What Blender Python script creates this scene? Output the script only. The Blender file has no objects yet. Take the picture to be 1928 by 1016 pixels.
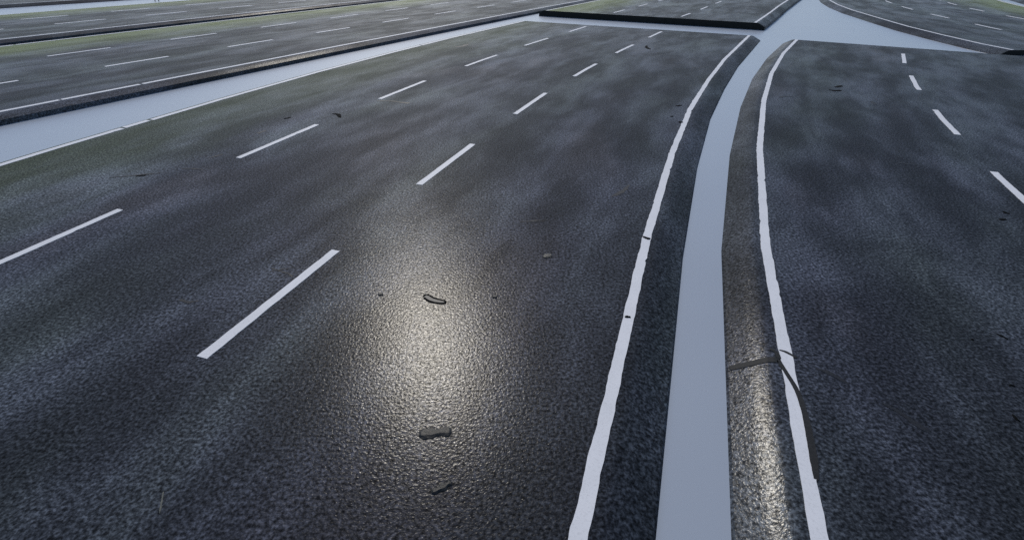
import bpy, math, random
from mathutils import Vector, Euler, noise
random.seed(7)
C = bpy.context.scene
COL = C.collection
BACKDROP_Z = -0.18
LW = 3.43            # lane width

# ------------------------------------------------------------------ materials
def new_mat(name):
    m = bpy.data.materials.new(name); m.use_nodes = True
    nt = m.node_tree; nt.nodes.clear()
    out = nt.nodes.new('ShaderNodeOutputMaterial')
    b = nt.nodes.new('ShaderNodeBsdfPrincipled')
    nt.links.new(b.outputs[0], out.inputs[0])
    return m, nt, b
def nd(nt, t, **kw):
    n = nt.nodes.new(t)
    for k, v in kw.items(): setattr(n, k, v)
    return n
def ramp(nt, fac, stops, interp='LINEAR'):
    r = nt.nodes.new('ShaderNodeValToRGB'); r.color_ramp.interpolation = interp
    e = r.color_ramp.elements
    e[0].position, e[0].color = stops[0][0], (*stops[0][1], 1)
    e[1].position, e[1].color = stops[-1][0], (*stops[-1][1], 1)
    for p, c in stops[1:-1]:
        k = e.new(p); k.color = (*c, 1)
    nt.links.new(fac, r.inputs[0]); return r.outputs[0]
def g3(v): return (v, v, v)
def noise_tex(nt, vec, scale, detail=3, rough=.55, dist=0):
    n = nd(nt, 'ShaderNodeTexNoise'); n.inputs['Scale'].default_value = scale
    n.inputs['Detail'].default_value = detail; n.inputs['Roughness'].default_value = rough
    n.inputs['Distortion'].default_value = dist
    nt.links.new(vec, n.inputs['Vector']); return n.outputs['Fac']
def mapping(nt, vec, sc, loc=(0,0,0)):
    m = nd(nt, 'ShaderNodeMapping'); m.inputs['Scale'].default_value = sc; m.inputs['Location'].default_value = loc
    nt.links.new(vec, m.inputs['Vector']); return m.outputs[0]
def mix(nt, kind, fac, a, b):
    n = nd(nt, 'ShaderNodeMix', data_type='RGBA', blend_type=kind)
    for sock, v in ((n.inputs[0], fac), (n.inputs[6], a), (n.inputs[7], b)):
        if hasattr(v, 'is_output'): nt.links.new(v, sock)
        elif isinstance(v, tuple): sock.default_value = (*v, 1)
        else: sock.default_value = v
    return n.outputs[2]
def math_n(nt, op, a, b=None, c=None, clamp=False):
    n = nd(nt, 'ShaderNodeMath', operation=op); n.use_clamp = clamp
    for i, v in enumerate((a, b, c)):
        if v is None: continue
        if hasattr(v, 'is_output'): nt.links.new(v, n.inputs[i])
        else: n.inputs[i].default_value = v
    return n.outputs[0]

def asphalt(name, green_refl, green_refl_w, green_refl_col):
    m, nt, b = new_mat(name)
    obj = nd(nt, 'ShaderNodeTexCoord').outputs['Object']
    uv = nd(nt, 'ShaderNodeUVMap', uv_map='along_across').outputs[0]
    # broad worn patches, drawn out along the lanes
    broad = noise_tex(nt, mapping(nt, uv, (.21, .74, 1)), 1.0, 3, .55, .2)
    mid = noise_tex(nt, mapping(nt, uv, (.6, 1.5, 1), (3, 9, 0)), 1.0, 4, .6, .25)
    blot = math_n(nt, 'ADD', math_n(nt, 'MULTIPLY', broad, .5), math_n(nt, 'MULTIPLY', mid, .5))
    col = ramp(nt, blot, [(.40, (.0215,.0232,.028)), (.47, (.030,.0325,.0395)), (.53, (.046,.050,.061)), (.61, (.074,.081,.098))])
    # hue drift : brownish, greenish and violet areas
    hue = noise_tex(nt, mapping(nt, uv, (.22, .5, 1), (31, 4, 0)), 1.0, 3, .5)
    col = mix(nt, 'MULTIPLY', 1.0, col, ramp(nt, hue, [(.32, (.98,1.06,.90)), (.46, (.97,1.01,1.0)), (.58, (.98,.98,1.04)), (.7, (1.08,.98,.97))]))
    sep = nd(nt, 'ShaderNodeSeparateXYZ'); nt.links.new(uv, sep.inputs[0])
    lat = math_n(nt, 'ADD', math_n(nt, 'DIVIDE', sep.outputs[1], 12.0), math_n(nt, 'MULTIPLY', math_n(nt, 'SUBTRACT', mid, .5), .28))
    # dusty, paler stone in the outer lane
    col = mix(nt, 'MULTIPLY', 1.0, col, ramp(nt, lat, [(.04, g3(.55)), (.20, g3(.84)), (.28, g3(.80)), (.46, g3(.54)), (.85, g3(.45))]))
    col = mix(nt, 'MULTIPLY', 1.0, col, (2.0, 2.0, 2.0))
    # moss tint painted along the left edge in place of reflected light
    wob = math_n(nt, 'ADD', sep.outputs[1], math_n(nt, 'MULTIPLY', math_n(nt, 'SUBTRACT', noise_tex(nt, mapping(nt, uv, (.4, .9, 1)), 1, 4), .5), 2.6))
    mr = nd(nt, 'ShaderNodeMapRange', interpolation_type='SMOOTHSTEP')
    nt.links.new(wob, mr.inputs[0]); mr.inputs[1].default_value = .3; mr.inputs[2].default_value = green_refl_w
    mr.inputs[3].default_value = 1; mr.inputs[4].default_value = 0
    col = mix(nt, 'MIX', math_n(nt, 'MULTIPLY', mr.outputs[0], green_refl), col, green_refl_col)
    # aggregate speckle
    fine = noise_tex(nt, obj, 38, 2, .6)
    col = mix(nt, 'MULTIPLY', 1.0, col, ramp(nt, fine, [(.34, g3(.26)), (.5, g3(.90)), (.66, g3(2.2))]))
    fine2 = noise_tex(nt, obj, 21, 2, .6)
    col = mix(nt, 'MULTIPLY', 1.0, col, ramp(nt, fine2, [(.3, g3(.58)), (.7, g3(1.45))]))
    # sparse tarry specks
    vo = nd(nt, 'ShaderNodeTexVoronoi'); vo.inputs['Scale'].default_value = 1.6
    nt.links.new(mapping(nt, obj, (1, 1, 1)), vo.inputs['Vector'])
    speck = ramp(nt, vo.outputs['Distance'], [(.028, g3(.25)), (.05, g3(1))])
    col = mix(nt, 'MULTIPLY', 1.0, col, speck)
    nt.links.new(col, b.inputs['Base Color'])
    rg = nd(nt, 'ShaderNodeMapRange'); nt.links.new(mid, rg.inputs[0])
    rg.inputs[1].default_value = .3; rg.inputs[2].default_value = .7
    rg.inputs[3].default_value = ROUGH_LO; rg.inputs[4].default_value = ROUGH_HI
    nt.links.new(rg.outputs[0], b.inputs['Roughness'])
    bmp = nd(nt, 'ShaderNodeBump'); bmp.inputs['Strength'].default_value = 1; bmp.inputs['Distance'].default_value = BUMP
    h = noise_tex(nt, obj, 44, 2, .6)
    nt.links.new(h, bmp.inputs['Height']); nt.links.new(bmp.outputs[0], b.inputs['Normal'])
    # damp film over a rough aggregate: the mirror part is a thin, patchy gloss on top of the matt stone
    b.inputs['Specular IOR Level'].default_value = 0.05
    b.inputs['Roughness'].default_value = .8
    for l in list(b.inputs['Roughness'].links): nt.links.remove(l)
    gl = nd(nt, 'ShaderNodeBsdfAnisotropic'); gl.inputs['Color'].default_value = (1, 1, 1, 1)
    nt.links.new(rg.outputs[0], gl.inputs['Roughness']); nt.links.new(bmp.outputs[0], gl.inputs['Normal'])
    fr = nd(nt, 'ShaderNodeFresnel'); fr.inputs['IOR'].default_value = 1.4
    sheen = ramp(nt, blot, [(.40, g3(.42)), (.47, g3(.60)), (.53, g3(.82)), (.60, g3(1.0))])
    pits = ramp(nt, math_n(nt, 'MULTIPLY_ADD', noise_tex(nt, obj, 58, 2, .6), .5, math_n(nt, 'MULTIPLY', fine, .5)), [(.38, g3(.16)), (.47, g3(.6)), (.57, g3(1.0))])
    film = math_n(nt, 'MULTIPLY_ADD', math_n(nt, 'MULTIPLY', math_n(nt, 'POWER', fr.outputs[0], 1.5), sheen), FILM_K, FILM_0)
    fac = math_n(nt, 'MULTIPLY', film, pits)
    mx = nd(nt, 'ShaderNodeMixShader'); nt.links.new(fac, mx.inputs[0])
    nt.links.new(b.outputs[0], mx.inputs[1]); nt.links.new(gl.outputs[0], mx.inputs[2])
    out = [n for n in nt.nodes if n.type == 'OUTPUT_MATERIAL'][0]; nt.links.new(mx.outputs[0], out.inputs[0])
    return m
FILM_K, FILM_0 = .38, .0175
ROUGH_LO, ROUGH_HI, BUMP = .21, .235, .0025

def paint():
    m, nt, b = new_mat('road_paint')
    obj = nd(nt, 'ShaderNodeTexCoord').outputs['Object']
    a = noise_tex(nt, obj, 2.2, 4, .6)
    col = ramp(nt, a, [(.3, (.76,.755,.765)), (.6, (.82,.81,.82))])
    f = noise_tex(nt, obj, 60, 2, .6)
    col = mix(nt, 'MULTIPLY', 1.0, col, ramp(nt, f, [(.25, g3(.86)), (.5, g3(1))]))
    nt.links.new(col, b.inputs['Base Color']); b.inputs['Roughness'].default_value = .6
    b.inputs['Specular IOR Level'].default_value = .3
    return m
def pale():
    m, nt, b = new_mat('pale_ground')
    obj = nd(nt, 'ShaderNodeTexCoord').outputs['Object']
    a = noise_tex(nt, obj, .35, 3, .5)
    col = ramp(nt, a, [(.35, (.378,.418,.475)), (.65, (.395,.437,.495))])
    nt.links.new(col, b.inputs['Base Color']); b.inputs['Roughness'].default_value = .32
    b.inputs['Specular IOR Level'].default_value = .5
    return m
def plain(name, c, r, s=.5, bump=0, sc=60):
    m, nt, b = new_mat(name)
    obj = nd(nt, 'ShaderNodeTexCoord').outputs['Object']
    f = noise_tex(nt, obj, sc, 3, .6)
    col = mix(nt, 'MULTIPLY', 1.0, c, ramp(nt, f, [(.3, g3(.75)), (.7, g3(1.25))]))
    nt.links.new(col, b.inputs['Base Color']); b.inputs['Roughness'].default_value = r
    b.inputs['Specular IOR Level'].default_value = s
    if bump:
        bmp = nd(nt, 'ShaderNodeBump'); bmp.inputs['Strength'].default_value = 1; bmp.inputs['Distance'].default_value = bump
        nt.links.new(f, bmp.inputs['Height']); nt.links.new(bmp.outputs[0], b.inputs['Normal'])
    return m
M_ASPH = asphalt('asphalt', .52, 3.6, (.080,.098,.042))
M_GREEN_REFL = asphalt('mossy_asphalt', .92, 4.0, (.150,.180,.052))  # greener copy, carries more of the painted reflection
M_PAINT, M_PALE = paint(), pale()
M_TAR = plain('crack_tar', (.030,.030,.030), .6, .12)
M_LUMP = plain('tar_lump', (.018,.0185,.019), .45, .3, .005, 55)
M_FAINT = plain('worn_tar', (.019,.020,.024), .55, .2, .003, 42)
M_CUT_SHADE = plain('cut_edge', (.022,.0225,.021), .9, .15, .006, 14)  # end faces get a darker bitumen to deepen their shade
M_DARK = plain('dark_debris', (.007,.0075,.0075), .9, .05, .002, 90)
M_INFILL = plain('tar_infill', (.060,.060,.063), .5, .35)
M_GRIT = plain('pale_grit', (.12,.12,.10), .4, .3)
M_STEEL = plain('dark_steel', (.022,.023,.025), .7, .2)

def mesh_obj(name, verts, faces, mat, parent=None, smooth=None):
    me = bpy.data.meshes.new(name); me.from_pydata(verts, [], faces); me.update()
    me.materials.append(mat)
    if smooth is not None:
        me.polygons.foreach_set('use_smooth', smooth)
    o = bpy.data.objects.new(name, me); COL.objects.link(o)
    if parent: o.parent = parent
    return o
def tag(o, label=None, category=None, group=None, kind=None):
    for k, v in (('label', label), ('category', category), ('group', group), ('kind', kind)):
        if v: o[k] = v
    return o

# ------------------------------------------------------------------ road geometry
def bevel_drop(d):           # d = distance outside the line
    if d <= .10: return 0.0
    pts = [(.10, 0), (.16, -.010), (.30, -.078), (.44, -.146)]
    for (a, za), (b, zb) in zip(pts, pts[1:]):
        if d <= b: return za + (zb - za) * (d - a) / (b - a)
    return -.146
class Road:
    def __init__(self, ref, z, left, right, green_refl, label, mat=None, lip=1.0):
        self.lip = lip
        self.ref = [Vector(p) for p in ref]; self.z = z; self.left, self.right = left, right
        self.S = [0.0]
        for a, b in zip(self.ref, self.ref[1:]): self.S.append(self.S[-1] + (b - a).length)
        n = len(self.ref); self.nrm = []
        for i in range(n):
            ds = []
            if i > 0: ds.append((self.ref[i] - self.ref[i-1]).normalized())
            if i < n-1: ds.append((self.ref[i+1] - self.ref[i]).normalized())
            d = sum(ds, Vector((0, 0))).normalized()
            nn = Vector((-d.y, d.x)); k = nn.dot(Vector((-ds[0].y, ds[0].x)))
            self.nrm.append(nn / k)
        q = [(.44, -.146*lip), (.44, -.146*lip), (.30, -.078*lip), (.16, -.010*lip), (.10, 0)]
        prof = [(right-.46, BACKDROP_Z - z)] + [(right-d, h) for d, h in q] + [(right, 0)]
        k = 12
        for i in range(1, k): prof.append((right + (left-right)*i/k, 0))
        prof += [(left, 0)] + [(left+d, h) for d, h in q[::-1]] + [(left+.46, BACKDROP_Z - z)]
        verts, faces, uvs, sm = [], [], [], []
        for i in range(n):
            for o, h in prof:
                p = self.ref[i] + self.nrm[i]*o
                verts.append((p.x, p.y, z + h))
        m = len(prof)
        vv = lambda o: (left - o) if green_refl else 60 + o
        for i in range(n-1):
            for j in range(m-1):
                if j in (1, m-3): continue        # doubled verts keep the side a crisp edge
                faces.append((i*m+j, (i+1)*m+j, (i+1)*m+j+1, i*m+j+1)[::-1])
                uvs += [(self.S[i], vv(prof[j+1][0])), (self.S[i+1], vv(prof[j+1][0])), (self.S[i+1], vv(prof[j][0])), (self.S[i], vv(prof[j][0]))]
                sm.append(1 <= j < m-2)
        base = len(verts)
        for e, i in ((0, 0), (1, n-1)):
            st = len(verts)
            pe = [q for k_, q in enumerate(prof) if k_ not in (1, m-2)]
            for o, h in pe:
                p = self.ref[i] + self.nrm[i]*o; verts.append((p.x, p.y, z + h))
            f = list(range(st, st+m-2))
            faces.append(f if e == 0 else f[::-1]); sm.append(False)
            q = [(self.S[i] + h, vv(o)) for o, h in pe]
            uvs += q if e == 0 else q[::-1]
        ob = mesh_obj('road', verts, faces, mat or M_ASPH, None, sm)
        uvl = ob.data.uv_layers.new(name='along_across')
        uvl.data.foreach_set('uv', [c for t in uvs for c in t])
        if sum(p.normal.z*p.area for p in ob.data.polygons) < 0: ob.data.flip_normals()
        ob.data.materials.append(M_CUT_SHADE)
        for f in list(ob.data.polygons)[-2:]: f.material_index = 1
        ob['kind'] = 'structure'; ob['label'] = label
        self.ob = ob
    def at(self, s, o, dz=0):
        i = 0
        while i < len(self.S)-2 and s > self.S[i+1]: i += 1
        t = (s - self.S[i]) / (self.S[i+1] - self.S[i])
        p = (self.ref[i] + self.nrm[i]*o).lerp(self.ref[i+1] + self.nrm[i+1]*o, t)
        d = max(o - self.left, self.right - o)
        return Vector((p.x, p.y, self.z + bevel_drop(d)*self.lip + dz))
    # painted line, 5 mm thick, with nibbled edges
    def line(self, name, s0, s1, o, w=.105, step=.06, rough=1.0, gap=()):
        n = max(2, int((s1 - s0)/step)); ss = sorted(set([s0 + (s1-s0)*i/n for i in range(n+1)] + [s for s in self.S if s0 < s < s1]))
        verts, faces = [], []
        sd = random.random()*100
        bite = {}
        for k in range(len(ss)):
            if random.random() < .03*rough: bite[k] = random.choice((-1, 1)) * random.uniform(.006, .015)
        for k, s in enumerate(ss):
            e = (noise.noise(Vector((s*4, sd, 0)))*.006 + noise.noise(Vector((s*14, sd, 3)))*.004) * rough
            f = (noise.noise(Vector((s*4, sd, 9)))*.006 + noise.noise(Vector((s*14, sd, 5)))*.004) * rough
            bt = bite.get(k, 0)
            a, b = -w/2 + e + max(bt, 0), w/2 + f + min(bt, 0)
            for q, h in ((a, -.001), (a, .005), (b, .005), (b, -.001)):
                verts.append(self.at(s, o + q, h))
        for k in range(len(ss)-1):
            for j in range(3):
                faces.append((k*4+j, k*4+j+1, (k+1)*4+j+1, (k+1)*4+j))
        faces.append((3, 2, 1, 0)); z = (len(ss)-1)*4; faces.append((z, z+1, z+2, z+3))
        faces = [f[::-1] for f in faces]
        ob = mesh_obj(name, [tuple(v) for v in verts], faces, M_PAINT, self.ob)
        if sum(p.normal.z*p.area for p in ob.data.polygons) < 0: ob.data.flip_normals()
        return ob
    def dashes(self, o, spans):
        for a, b in spans: self.line('lane_dash', a, b, o)
    # irregular strip along (s, o) points
    def strip(self, name, pts, widths, mat, h, rounded=False, parent=None, jit=.12, seg=5, wig=0):
        P, W = [], []
        for i in range(len(pts)-1):
            for k in range(seg):
                t = k/seg
                a, b, c, d = pts[max(i-1, 0)], pts[i], pts[i+1], pts[min(i+2, len(pts)-1)]
                P.append(tuple(.5*(2*b[q] + (c[q]-a[q])*t + (2*a[q]-5*b[q]+4*c[q]-d[q])*t*t + (3*b[q]-a[q]-3*c[q]+d[q])*t**3) for q in (0, 1))); W.append(widths[i]*(1-t)+widths[i+1]*t)
        P.append(pts[-1]); W.append(widths[-1])
        if wig:
            sd = random.random()*50; tot = math.dist(pts[0], pts[-1])
            P = [(p[0] + noise.noise(Vector((i*.55, sd, 0)))*tot*wig, p[1] + noise.noise(Vector((i*.55, sd, 7)))*tot*wig) for i, p in enumerate(P)]
        # a light smoothing of the corner points
        for _ in range(2):
            P = [P[0]] + [tuple((P[i-1][c] + 2*P[i][c] + P[i+1][c])/4 for c in (0, 1)) for i in range(1, len(P)-1)] + [P[-1]]
        sec = [(-.5, 0), (-.42, .55), (-.18, 1), (.15, .95), (.4, .6), (.5, 0)] if rounded else [(-.5, 0), (-.46, 1), (0, 1), (.46, 1), (.5, 0)]
        verts, faces = [], []; m = len(sec); n = len(P)
        for i, (s, o) in enumerate(P):
            a, b = P[max(i-1, 0)], P[min(i+1, n-1)]
            d = Vector((b[0]-a[0], b[1]-a[1])).normalized(); nn = Vector((-d.y, d.x))
            w = W[i] * (1 + random.uniform(-jit, jit))
            endk = .45 if i in (0, n-1) else 1
            for q, hh in sec:
                qq = q * w * endk
                verts.append(tuple(self.at(s + nn.x*qq, o + nn.y*qq, -.002 + (h*endk+.002)*hh)))
        for i in range(n-1):
            for j in range(m-1):
                faces.append((i*m+j, i*m+j+1, (i+1)*m+j+1, (i+1)*m+j))
        faces.append(tuple(range(m))[::-1]); faces.append(tuple(range((n-1)*m, n*m)))
        ob = mesh_obj(name, verts, faces, mat, parent)
        # keep normals up
        up = sum(p.normal.z*p.area for p in ob.data.polygons)
        if up < 0: ob.data.flip_normals()
        return ob
def extend(ref, back=0, fwd=0, turn=0.0, step=3.6):
    ref = [tuple(p) for p in ref]
    if back:
        a, b = ref[0], ref[1]; h = math.atan2(b[0]-a[0], b[1]-a[1])
        ref = [(a[0]-back*math.sin(h), a[1]-back*math.cos(h))] + ref
    if fwd:
        a, b = ref[-2], ref[-1]; h = math.atan2(b[0]-a[0], b[1]-a[1]); d = 0; x, y = b
        while d < fwd:
            h += math.radians(turn)*step if d < 14 else 0
            x += step*math.sin(h); y += step*math.cos(h); d += step; ref.append((x, y))
    return ref
SUN, SUN_EL, SUN_AZ = 1.7, 40.3, -12.0
SKY, SKY_AIR, SKY_DUST, EXPOSURE = .115, 1.0, 1.0, 0
# (kind, road, [(distance along, offset across)...], [widths]) measured on the road surface, metres
MARKS=[
('seal','S3',[(9.569, 0.434), (9.583, 0.328), (9.604, 0.169), (9.619, 0.065)],[0.0645, 0.0774, 0.0774, 0.0839]),
('seal','S3',[(9.756, 0.119), (9.718, 0.072), (9.634, 0.063)],[0.023, 0.0402, 0.0517]),
('seal','S3',[(9.631, 0.072), (9.451, 0.016), (9.277, -0.035), (9.051, -0.059), (8.813, -0.062), (8.595, -0.058), (8.416, -0.048)],[0.0436, 0.0436, 0.048, 0.0523, 0.0611, 0.0654, 0.0349]),
('seal','S3',[(9.762, 0.051), (9.751, -0.008), (9.698, -0.087)],[0.0125, 0.0376, 0.0251]),
('faint','S3',[(9.609, -0.219), (9.594, -0.317), (9.492, -0.444)],[0.0115, 0.0402, 0.0459]),
('faint','S3',[(9.35, -0.656), (9.256, -0.769), (9.131, -0.905)],[0.0096, 0.0478, 0.0573]),
('ring','S1',[(9.945, 2.021), (9.984, 2.023), (9.996, 1.987), (9.961, 1.916), (9.957, 1.838), (9.954, 1.79), (9.933, 1.768), (9.906, 1.791), (9.894, 1.884), (9.907, 1.961)],[0.0221]),
('lump','S1',[(8.378, 1.264), (8.435, 1.155), (8.485, 1.051)],[0.0522, 0.057, 0.0522]),
('lump','S1',[(7.983, 0.969), (8.04, 0.92), (8.1, 0.879)],[0.0263, 0.0376, 0.0301]),
('lump','S1',[(11.08, 1.068), (11.141, 1.035), (11.178, 1.0)],[0.0412, 0.0721, 0.0412]),
('line','S1',[(11.875, 1.608), (11.936, 1.446), (12.025, 1.292)],[0.0293, 0.022, 0.0146]),
('faint','S1',[(13.04, 0.633), (13.237, 0.531), (13.558, 0.459)],[0.0293, 0.0732, 0.0439]),
('lump','S1',[(9.832, 2.48), (9.866, 2.439)],[0.044, 0.044]),
('lump','S1',[(10.175, 1.36), (10.19, 1.314)],[0.0467, 0.0467]),
('faint','S1',[(9.134, 4.345), (9.12, 4.213), (9.171, 4.145)],[0.0262, 0.0437, 0.0262]),
('line','S1',[(9.888, 3.893), (9.875, 3.727), (9.851, 3.561)],[0.0096, 0.0241, 0.0289]),
('line','S1',[(9.838, 3.837), (9.911, 3.756), (9.99, 3.658)],[0.0101, 0.0152, 0.0101]),
('faint','S1',[(9.441, -0.345), (9.391, -0.385), (9.316, -0.423)],[0.0185, 0.0231, 0.0139]),
('scrap','S1',[(11.966, 0.051), (11.941, 0.002), (11.928, -0.044)],[0.035, 0.0584, 0.0584]),
('scrap','S1',[(10.27, 0.036), (10.278, 0.012), (10.28, -0.018)],[0.0324, 0.0486, 0.0324]),
('scrap','S1',[(15.167, 7.059), (15.145, 6.893), (14.99, 6.739)],[0.0774, 0.1032, 0.0774]),
('line','S1',[(11.235, 8.095), (11.399, 7.807), (11.634, 7.517)],[0.0307, 0.0512, 0.0205]),
('scrap','S1',[(11.399, 7.741), (11.438, 7.69), (11.48, 7.632)],[0.0406, 0.0711, 0.0406]),
('line','S1',[(11.856, 7.351), (11.931, 7.129), (11.931, 6.985)],[0.0221, 0.0331, 0.0221]),
('line','S1',[(16.35, 6.761), (16.406, 6.364), (16.424, 5.936)],[0.0455, 0.0683, 0.1138]),
('line','S1',[(23.139, 8.994), (23.349, 8.833), (23.867, 8.872)],[0.1216, 0.152, 0.1216]),
('scrap','S1',[(14.53, 7.773), (14.584, 7.738), (14.67, 7.73)],[0.05, 0.0833, 0.05]),
('line','S1',[(13.622, 7.549), (13.729, 7.546), (13.804, 7.538)],[0.0413, 0.0688, 0.0413]),
('line','S1',[(12.354, 7.326), (12.453, 7.287), (12.577, 7.261)],[0.0228, 0.057, 0.0228]),
('light','S1',[(7.442, 2.635), (7.38, 2.58), (7.318, 2.526)],[0.0069, 0.0103, 0.0069]),
('scrap','S1',[(18.437, 0.313), (18.571, 0.241)],[0.1184, 0.1184]),
('scrap','S1',[(17.561, 0.332), (17.545, 0.265)],[0.1079, 0.1079]),
('scrap','S1',[(17.182, 0.125), (17.18, 0.03)],[0.1044, 0.1044]),
('line','S1',[(23.125, 0.713), (23.133, 0.516), (23.321, 0.316)],[0.0796, 0.1194, 0.0796]),
('scrap','S1',[(26.421, 2.979), (25.675, 2.651)],[0.1539, 0.1539]),
('scrap','S3',[(21.463, -1.545), (21.566, -1.621), (21.739, -1.701)],[0.1009, 0.2017, 0.1009]),
('scrap','S3',[(21.064, -1.389), (21.012, -1.54), (21.134, -1.662)],[0.0815, 0.163, 0.163]),
('line','S3',[(20.178, -2.214), (20.093, -2.259), (19.856, -2.312)],[0.0522, 0.1043, 0.0522]),
('line','S3',[(15.576, -2.096), (15.64, -2.181), (15.596, -2.262), (15.626, -2.392)],[0.0462, 0.0462, 0.0578, 0.0347]),
('scrap','S3',[(13.932, -3.012), (13.885, -3.026), (13.885, -3.072)],[0.0423, 0.0705, 0.0423]),
('scrap','S3',[(13.618, -2.866), (13.617, -2.905), (13.651, -2.95)],[0.0463, 0.0772, 0.0463]),
('scrap','S3',[(10.667, -1.876), (10.646, -1.909), (10.607, -1.939)],[0.0135, 0.0339, 0.0135]),
('scrap','S3',[(9.913, -1.686), (9.905, -1.719)],[0.0224, 0.028]),
('scrap','S3',[(9.54, -1.565), (9.491, -1.566), (9.47, -1.584)],[0.0184, 0.0322, 0.0184]),
('scrap','S3',[(10.505, -1.626), (10.494, -1.643)],[0.0202, 0.027]),
('line','S3',[(19.633, -0.297), (19.812, -0.43), (19.889, -0.59)],[0.049, 0.0735, 0.049]),
('line','S3',[(18.248, -2.218), (18.148, -2.269), (18.046, -2.31)],[0.0287, 0.0574, 0.0287]),
]
SCRAP_LABELS = [
 'larger dark elongated lump at the near end of the sun glint',
 'smaller slanted dark lump close to the bottom edge, nearer than the larger lump',
 'small dark lump on the middle road right of the top of the sun glint',
 'tiny dark spot inside the left part of the sun glint',
 'tiny dark spot just right of the sun glint, beyond the kidney-shaped tar outline',
 'black elongated scrap lying across the white line beside the pale strip',
 'round black spot in the middle of the white line beside the pale strip',
 'black hooked scrap past the far end of the second lane dash on the left',
 'dark scrap lying on the long thin crack at the left',
 'dark scrap near the far end of the second left lane dash, on the mossy side',
 'farthest of the three dark spots left of the curving white line',
 'middle one of the three dark spots left of the curving white line',
 'nearest of the three dark spots left of the curving white line',
 'dark spot far up the middle road between the lane dashes and the gap',
 'black twig-like scrap at the far end of the right road, upper of two',
 'black twig-like scrap at the far end of the right road, lower of two',
 'upper of two black scraps by the lane dash at the right border',
 'lower of two black scraps by the lane dash at the right border',
 'thin slanted black scrap on the right road, right of the tar-sealed crack',
 'small black spot on the right road between the slanted scrap and the lower one',
 'black scrap nearest to the bottom right corner on the right road',
 'very small black spot left of the slanted scrap on the right road',
]

# ------------------------------------------------------------------ roads
W3 = 3*LW
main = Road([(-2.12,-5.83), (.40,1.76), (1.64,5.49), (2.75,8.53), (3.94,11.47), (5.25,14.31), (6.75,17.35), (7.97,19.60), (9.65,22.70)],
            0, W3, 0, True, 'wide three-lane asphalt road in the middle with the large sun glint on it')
side = Road([(-.65,-5.84), (1.85,1.76), (3.03,5.35), (4.38,8.81), (5.82,12.10), (7.32,15.18), (9.15,18.50), (11.04,21.55)],
            0, 0, -W3, False, 'asphalt road on the right with a long tar-sealed crack beside its white edge line', None, 1.13)
main.line('edge_line', .05, main.S[-1]-.02, 0, rough=1.6)
for a, b in ((.05, 13.02), (13.07, 13.55), (13.60, 22.9), (22.97, main.S[-1]-.02)): main.line('edge_line', a, b, W3 - (.0 if a != 13.07 else -.02), w=.13)
for k in range(-2, 6):
    a = 8.53 + 3.98*k
    for o in (LW, 2*LW): main.line('lane_dash', max(a, .1), a + 1.93, o)
side.line('edge_line', .05, side.S[-1]-.02, 0, rough=1.6)
side.line('edge_line', .05, side.S[-1]-.02, -W3)
for k in range(-3, 5):
    a = 13.70 + 4.25*k - (.06*max(0, k))
    if a > 28.5: continue
    for o in (-LW, -2*LW): side.line('lane_dash', max(a, .1), min(a + 2.02, side.S[-1]-.05), o)

FZ = .110; FK = (3 - FZ)/(3 - .068)
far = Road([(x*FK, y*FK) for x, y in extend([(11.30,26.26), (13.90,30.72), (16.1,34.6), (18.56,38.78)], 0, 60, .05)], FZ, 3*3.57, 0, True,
           'three-lane asphalt road continuing beyond the gap with a dark cut end face', M_GREEN_REFL)
far.line('edge_line', .03, 68, 0); far.line('edge_line', .03, 68, 3*3.57)
for k in range(16):
    a = .81 + 4.14*k
    for o in (3.57, 7.14): far.line('lane_dash', a, a + 1.78, o)

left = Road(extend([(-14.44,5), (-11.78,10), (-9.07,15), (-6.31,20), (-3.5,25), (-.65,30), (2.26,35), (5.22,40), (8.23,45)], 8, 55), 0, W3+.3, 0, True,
            'nearer of the two long asphalt roads crossing the upper left, with a glinting shoulder', M_GREEN_REFL, .5)
Lo = 8   # length added in front of the first point
E_ = left.S[-1]-.1
for a, b in ((.05, Lo+8.2), (Lo+8.25, Lo+10.05), (Lo+10.12, E_)): left.line('edge_line', a, b, 0, w=.13)
for a, b in ((.05, Lo+11.55), (Lo+11.62, E_)): left.line('edge_line', a, b, W3+.3, w=.13)
for k in range(-4, 22):
    a = Lo + 10.93 + 4.1*k
    left.line('lane_dash', a, a + 1.93, 3.33, w=.13)
    left.line('lane_dash', a + .05, a + 1.98, 6.84, w=.13)

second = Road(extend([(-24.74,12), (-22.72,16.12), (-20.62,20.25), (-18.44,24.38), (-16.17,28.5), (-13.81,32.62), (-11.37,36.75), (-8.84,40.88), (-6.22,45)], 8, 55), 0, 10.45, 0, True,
              'farther of the two long asphalt roads crossing the upper left, mossy along the pale strip', M_GREEN_REFL, .6)
E2 = second.S[-1]-.1
second.line('edge_line', .05, E2, 0, w=.15); second.line('edge_line', .05, E2, 10.45, w=.13)
for k in range(-4, 21):
    a = 8 + 14.25 + 4.15*k
    for o in (3.52, 7.15): second.line('lane_dash', a + (.15 if o > 4 else 0), a + 2.2, o, w=.17)

third = Road(extend([(-35.1,31.8), (-33.0,35.0), (-30.7,38.3), (-28.4,41.6)], 20, 60), 0, W3, 0, False,
             'dark asphalt road just showing in the top left corner')
third.line('edge_line', .05, third.S[-1]-.1, 0); third.line('edge_line', .05, third.S[-1]-.1, W3)
for k in range(18):
    for o in (LW, 2*LW): third.line('lane_dash', 1 + 4.1*k, 3 + 4.1*k, o)

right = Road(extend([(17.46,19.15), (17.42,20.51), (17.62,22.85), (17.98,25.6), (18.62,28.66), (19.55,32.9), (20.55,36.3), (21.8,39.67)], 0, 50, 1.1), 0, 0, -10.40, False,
             'curving asphalt road at the upper right with a dark shoulder along the pale ground', M_GREEN_REFL)
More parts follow.
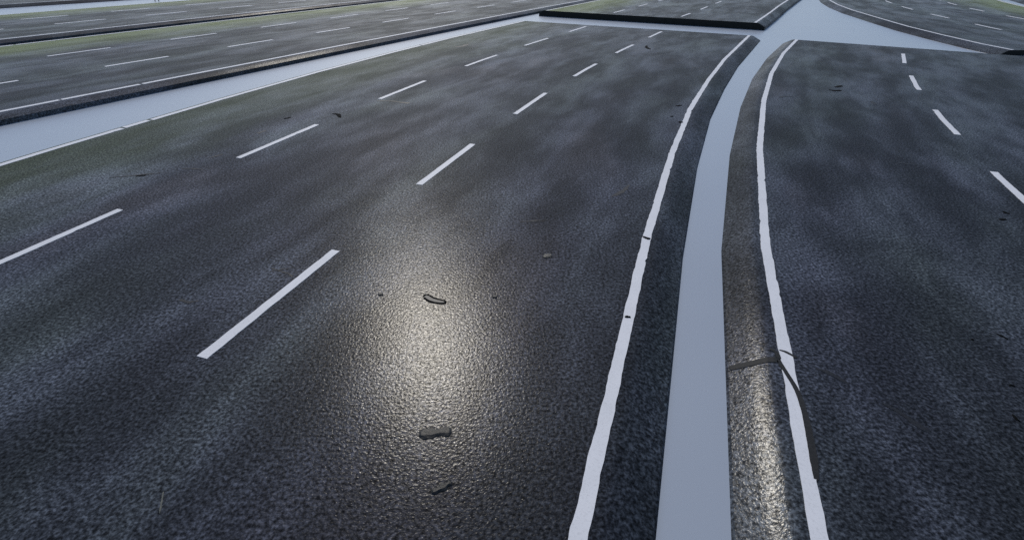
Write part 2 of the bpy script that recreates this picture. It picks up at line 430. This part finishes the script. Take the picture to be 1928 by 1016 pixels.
# painted green reflection lies on the far side here
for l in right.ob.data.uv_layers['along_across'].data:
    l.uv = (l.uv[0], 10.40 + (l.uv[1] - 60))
E4 = right.S[-1]-.1
right.line('edge_line', .03, E4, 0); right.line('edge_line', .03, E4, -10.40)
for k in range(14):
    a = 5.8 + 4.62*k if k < 4 else 24.0 + 4.1*(k-4)
    for o in (-3.43, -6.93): right.line('lane_dash', a, a + 2.1, o)

corner = Road([(31.6,33.2), (34.45,37.9), (36.6,42.0), (39.6,48.0), (42.6,54.0), (60,84)], 0, 0, -W3, False,
              'dark asphalt road just showing in the top right corner')
corner.line('edge_line', .05, corner.S[-1]-.1, 0)
for k in range(12): corner.line('lane_dash', 1 + 4.1*k, 3 + 4.1*k, -LW)

# ------------------------------------------------------------------ cracks, seals, debris
ROADS = {'S1': main, 'S3': side}
LABELS = iter(SCRAP_LABELS)
for kind, r, pts, w in MARKS:
    R = ROADS[r]
    if kind == 'seal': R.strip('crack_seal', pts, [a*.9 for a in w], M_TAR, .006, parent=R.ob, jit=.05, seg=8)
    elif kind == 'faint': R.strip('tar_smear', pts, w, M_FAINT, .003, parent=R.ob, jit=.3, wig=.05)
    elif kind == 'line': R.strip('crack', pts, [max(a, .012) for a in w], M_FAINT, .003, parent=R.ob, jit=.5, wig=.12)
    elif kind == 'light': R.strip('scratch', pts, w, M_GRIT, .003, parent=R.ob, jit=.25)
    elif kind == 'ring':
        R.strip('crack_seal', pts + [pts[0]], w*(len(pts)+1), M_DARK, .006, parent=R.ob, jit=.15, seg=3)
        c = (sum(p[0] for p in pts)/len(pts), sum(p[1] for p in pts)/len(pts))
        vs = [tuple(R.at(*c, .0045))] + [tuple(R.at(*p, .0045)) for p in pts]
        ob = mesh_obj('seal_infill', vs, [(0, i+1, (i+1) % len(pts)+1) for i in range(len(pts))], M_INFILL, R.ob)
        if sum(p.normal.z for p in ob.data.polygons) < 0: ob.data.flip_normals()
    else:
        big = kind == 'lump'
        w = [a*(1.6 if big else .8) for a in w]
        dz = .006 if any(abs(p[1]) < .06 for p in pts) else 0
        z0 = R.z; R.z += dz
        ob = R.strip('tar_lump' if big else 'scrap', pts, w, M_LUMP if big else M_DARK, .012 if big else .009, rounded=True, jit=.3, wig=0 if big else .12)
        R.z = z0
        # origin at the fragment's own place
        c = sum((v.co for v in ob.data.vertices), Vector())/len(ob.data.vertices); c.z = R.z
        for v in ob.data.vertices: v.co -= c
        ob.location = c
        tag(ob, next(LABELS), 'debris', 'bits of dark debris on the roads', 'thing')

# two thin posts standing on the pale strip between the far roads
for px_, lab in ((-25.32, 'left of the two thin dark posts on the pale strip at the top left'), (-25.06, 'right of the two thin dark posts on the pale strip at the top left')):
    rings = [(0, .030), (.62, .030), (.63, .037), (.68, .037), (.70, .020)]
    vs, fs = [], []
    for z, r in rings:
        for i in range(12):
            a = i*math.tau/12; vs.append((r*math.cos(a), r*math.sin(a), z))
    for k in range(len(rings)-1):
        for i in range(12): fs.append((k*12+i, k*12+(i+1) % 12, (k+1)*12+(i+1) % 12, (k+1)*12+i))
    fs.append(tuple(range(12))[::-1]); fs.append(tuple(range((len(rings)-1)*12, len(rings)*12)))
    p = mesh_obj('marker_post', vs, fs, M_STEEL); p.location = (px_, 40.9, BACKDROP_Z)
    tag(p, lab, 'post', 'thin dark posts beyond the far road')

# ------------------------------------------------------------------ ground
n = 40; L = 600
vs = [(-L + 2*L*i/n, -L + 2*L*j/n, BACKDROP_Z) for j in range(n+1) for i in range(n+1)]
fs = [(j*(n+1)+i, j*(n+1)+i+1, (j+1)*(n+1)+i+1, (j+1)*(n+1)+i) for j in range(n) for i in range(n)]
g = mesh_obj('ground', vs, fs, M_PALE); g['kind'] = 'structure'; g['label'] = 'smooth pale blue-grey ground between the roads'  # plane standing in for the sky-coloured void under the slabs

# ------------------------------------------------------------------ light
EL, AZ = math.radians(SUN_EL), math.radians(SUN_AZ)   # azimuth from +Y towards +X
w = bpy.data.worlds.new('World'); C.world = w; w.use_nodes = True
nt = w.node_tree; bg = nt.nodes['Background']
sky = nt.nodes.new('ShaderNodeTexSky'); sky.sky_type = 'NISHITA'; sky.sun_disc = False
sky.sun_elevation = EL; sky.sun_rotation = AZ; sky.air_density = SKY_AIR; sky.dust_density = SKY_DUST; sky.ozone_density = 3.0
nt.links.new(sky.outputs[0], bg.inputs[0]); bg.inputs[1].default_value = SKY
sd = bpy.data.lights.new('sun', 'SUN'); sd.energy = SUN; sd.angle = math.radians(.5); sd.color = (1, .93, .80)
so = bpy.data.objects.new('sun', sd); COL.objects.link(so)
direc = Vector((math.sin(AZ)*math.cos(EL), math.cos(AZ)*math.cos(EL), math.sin(EL)))
so.rotation_euler = direc.to_track_quat('Z', 'Y').to_euler(); so.location = (0, 0, 20)

# ------------------------------------------------------------------ camera
cd = bpy.data.cameras.new('camera'); cd.sensor_width = 36; cd.lens = 18.0; cd.clip_end = 3000; cd.clip_start = .05
cam = bpy.data.objects.new('camera', cd); COL.objects.link(cam)
cam.location = (0, 0, 3); cam.rotation_euler = (math.radians(90 - 32.11), 0, 0)
C.camera = cam
vs_ = C.view_settings; vs_.view_transform = 'Standard'; vs_.look = 'None'; vs_.gamma = 1; vs_.use_curve_mapping = False
vs_.exposure = EXPOSURE

C.cycles.light_sampling_threshold = 0.0
C.cycles.use_denoising = False      # keep the stone grain crisp
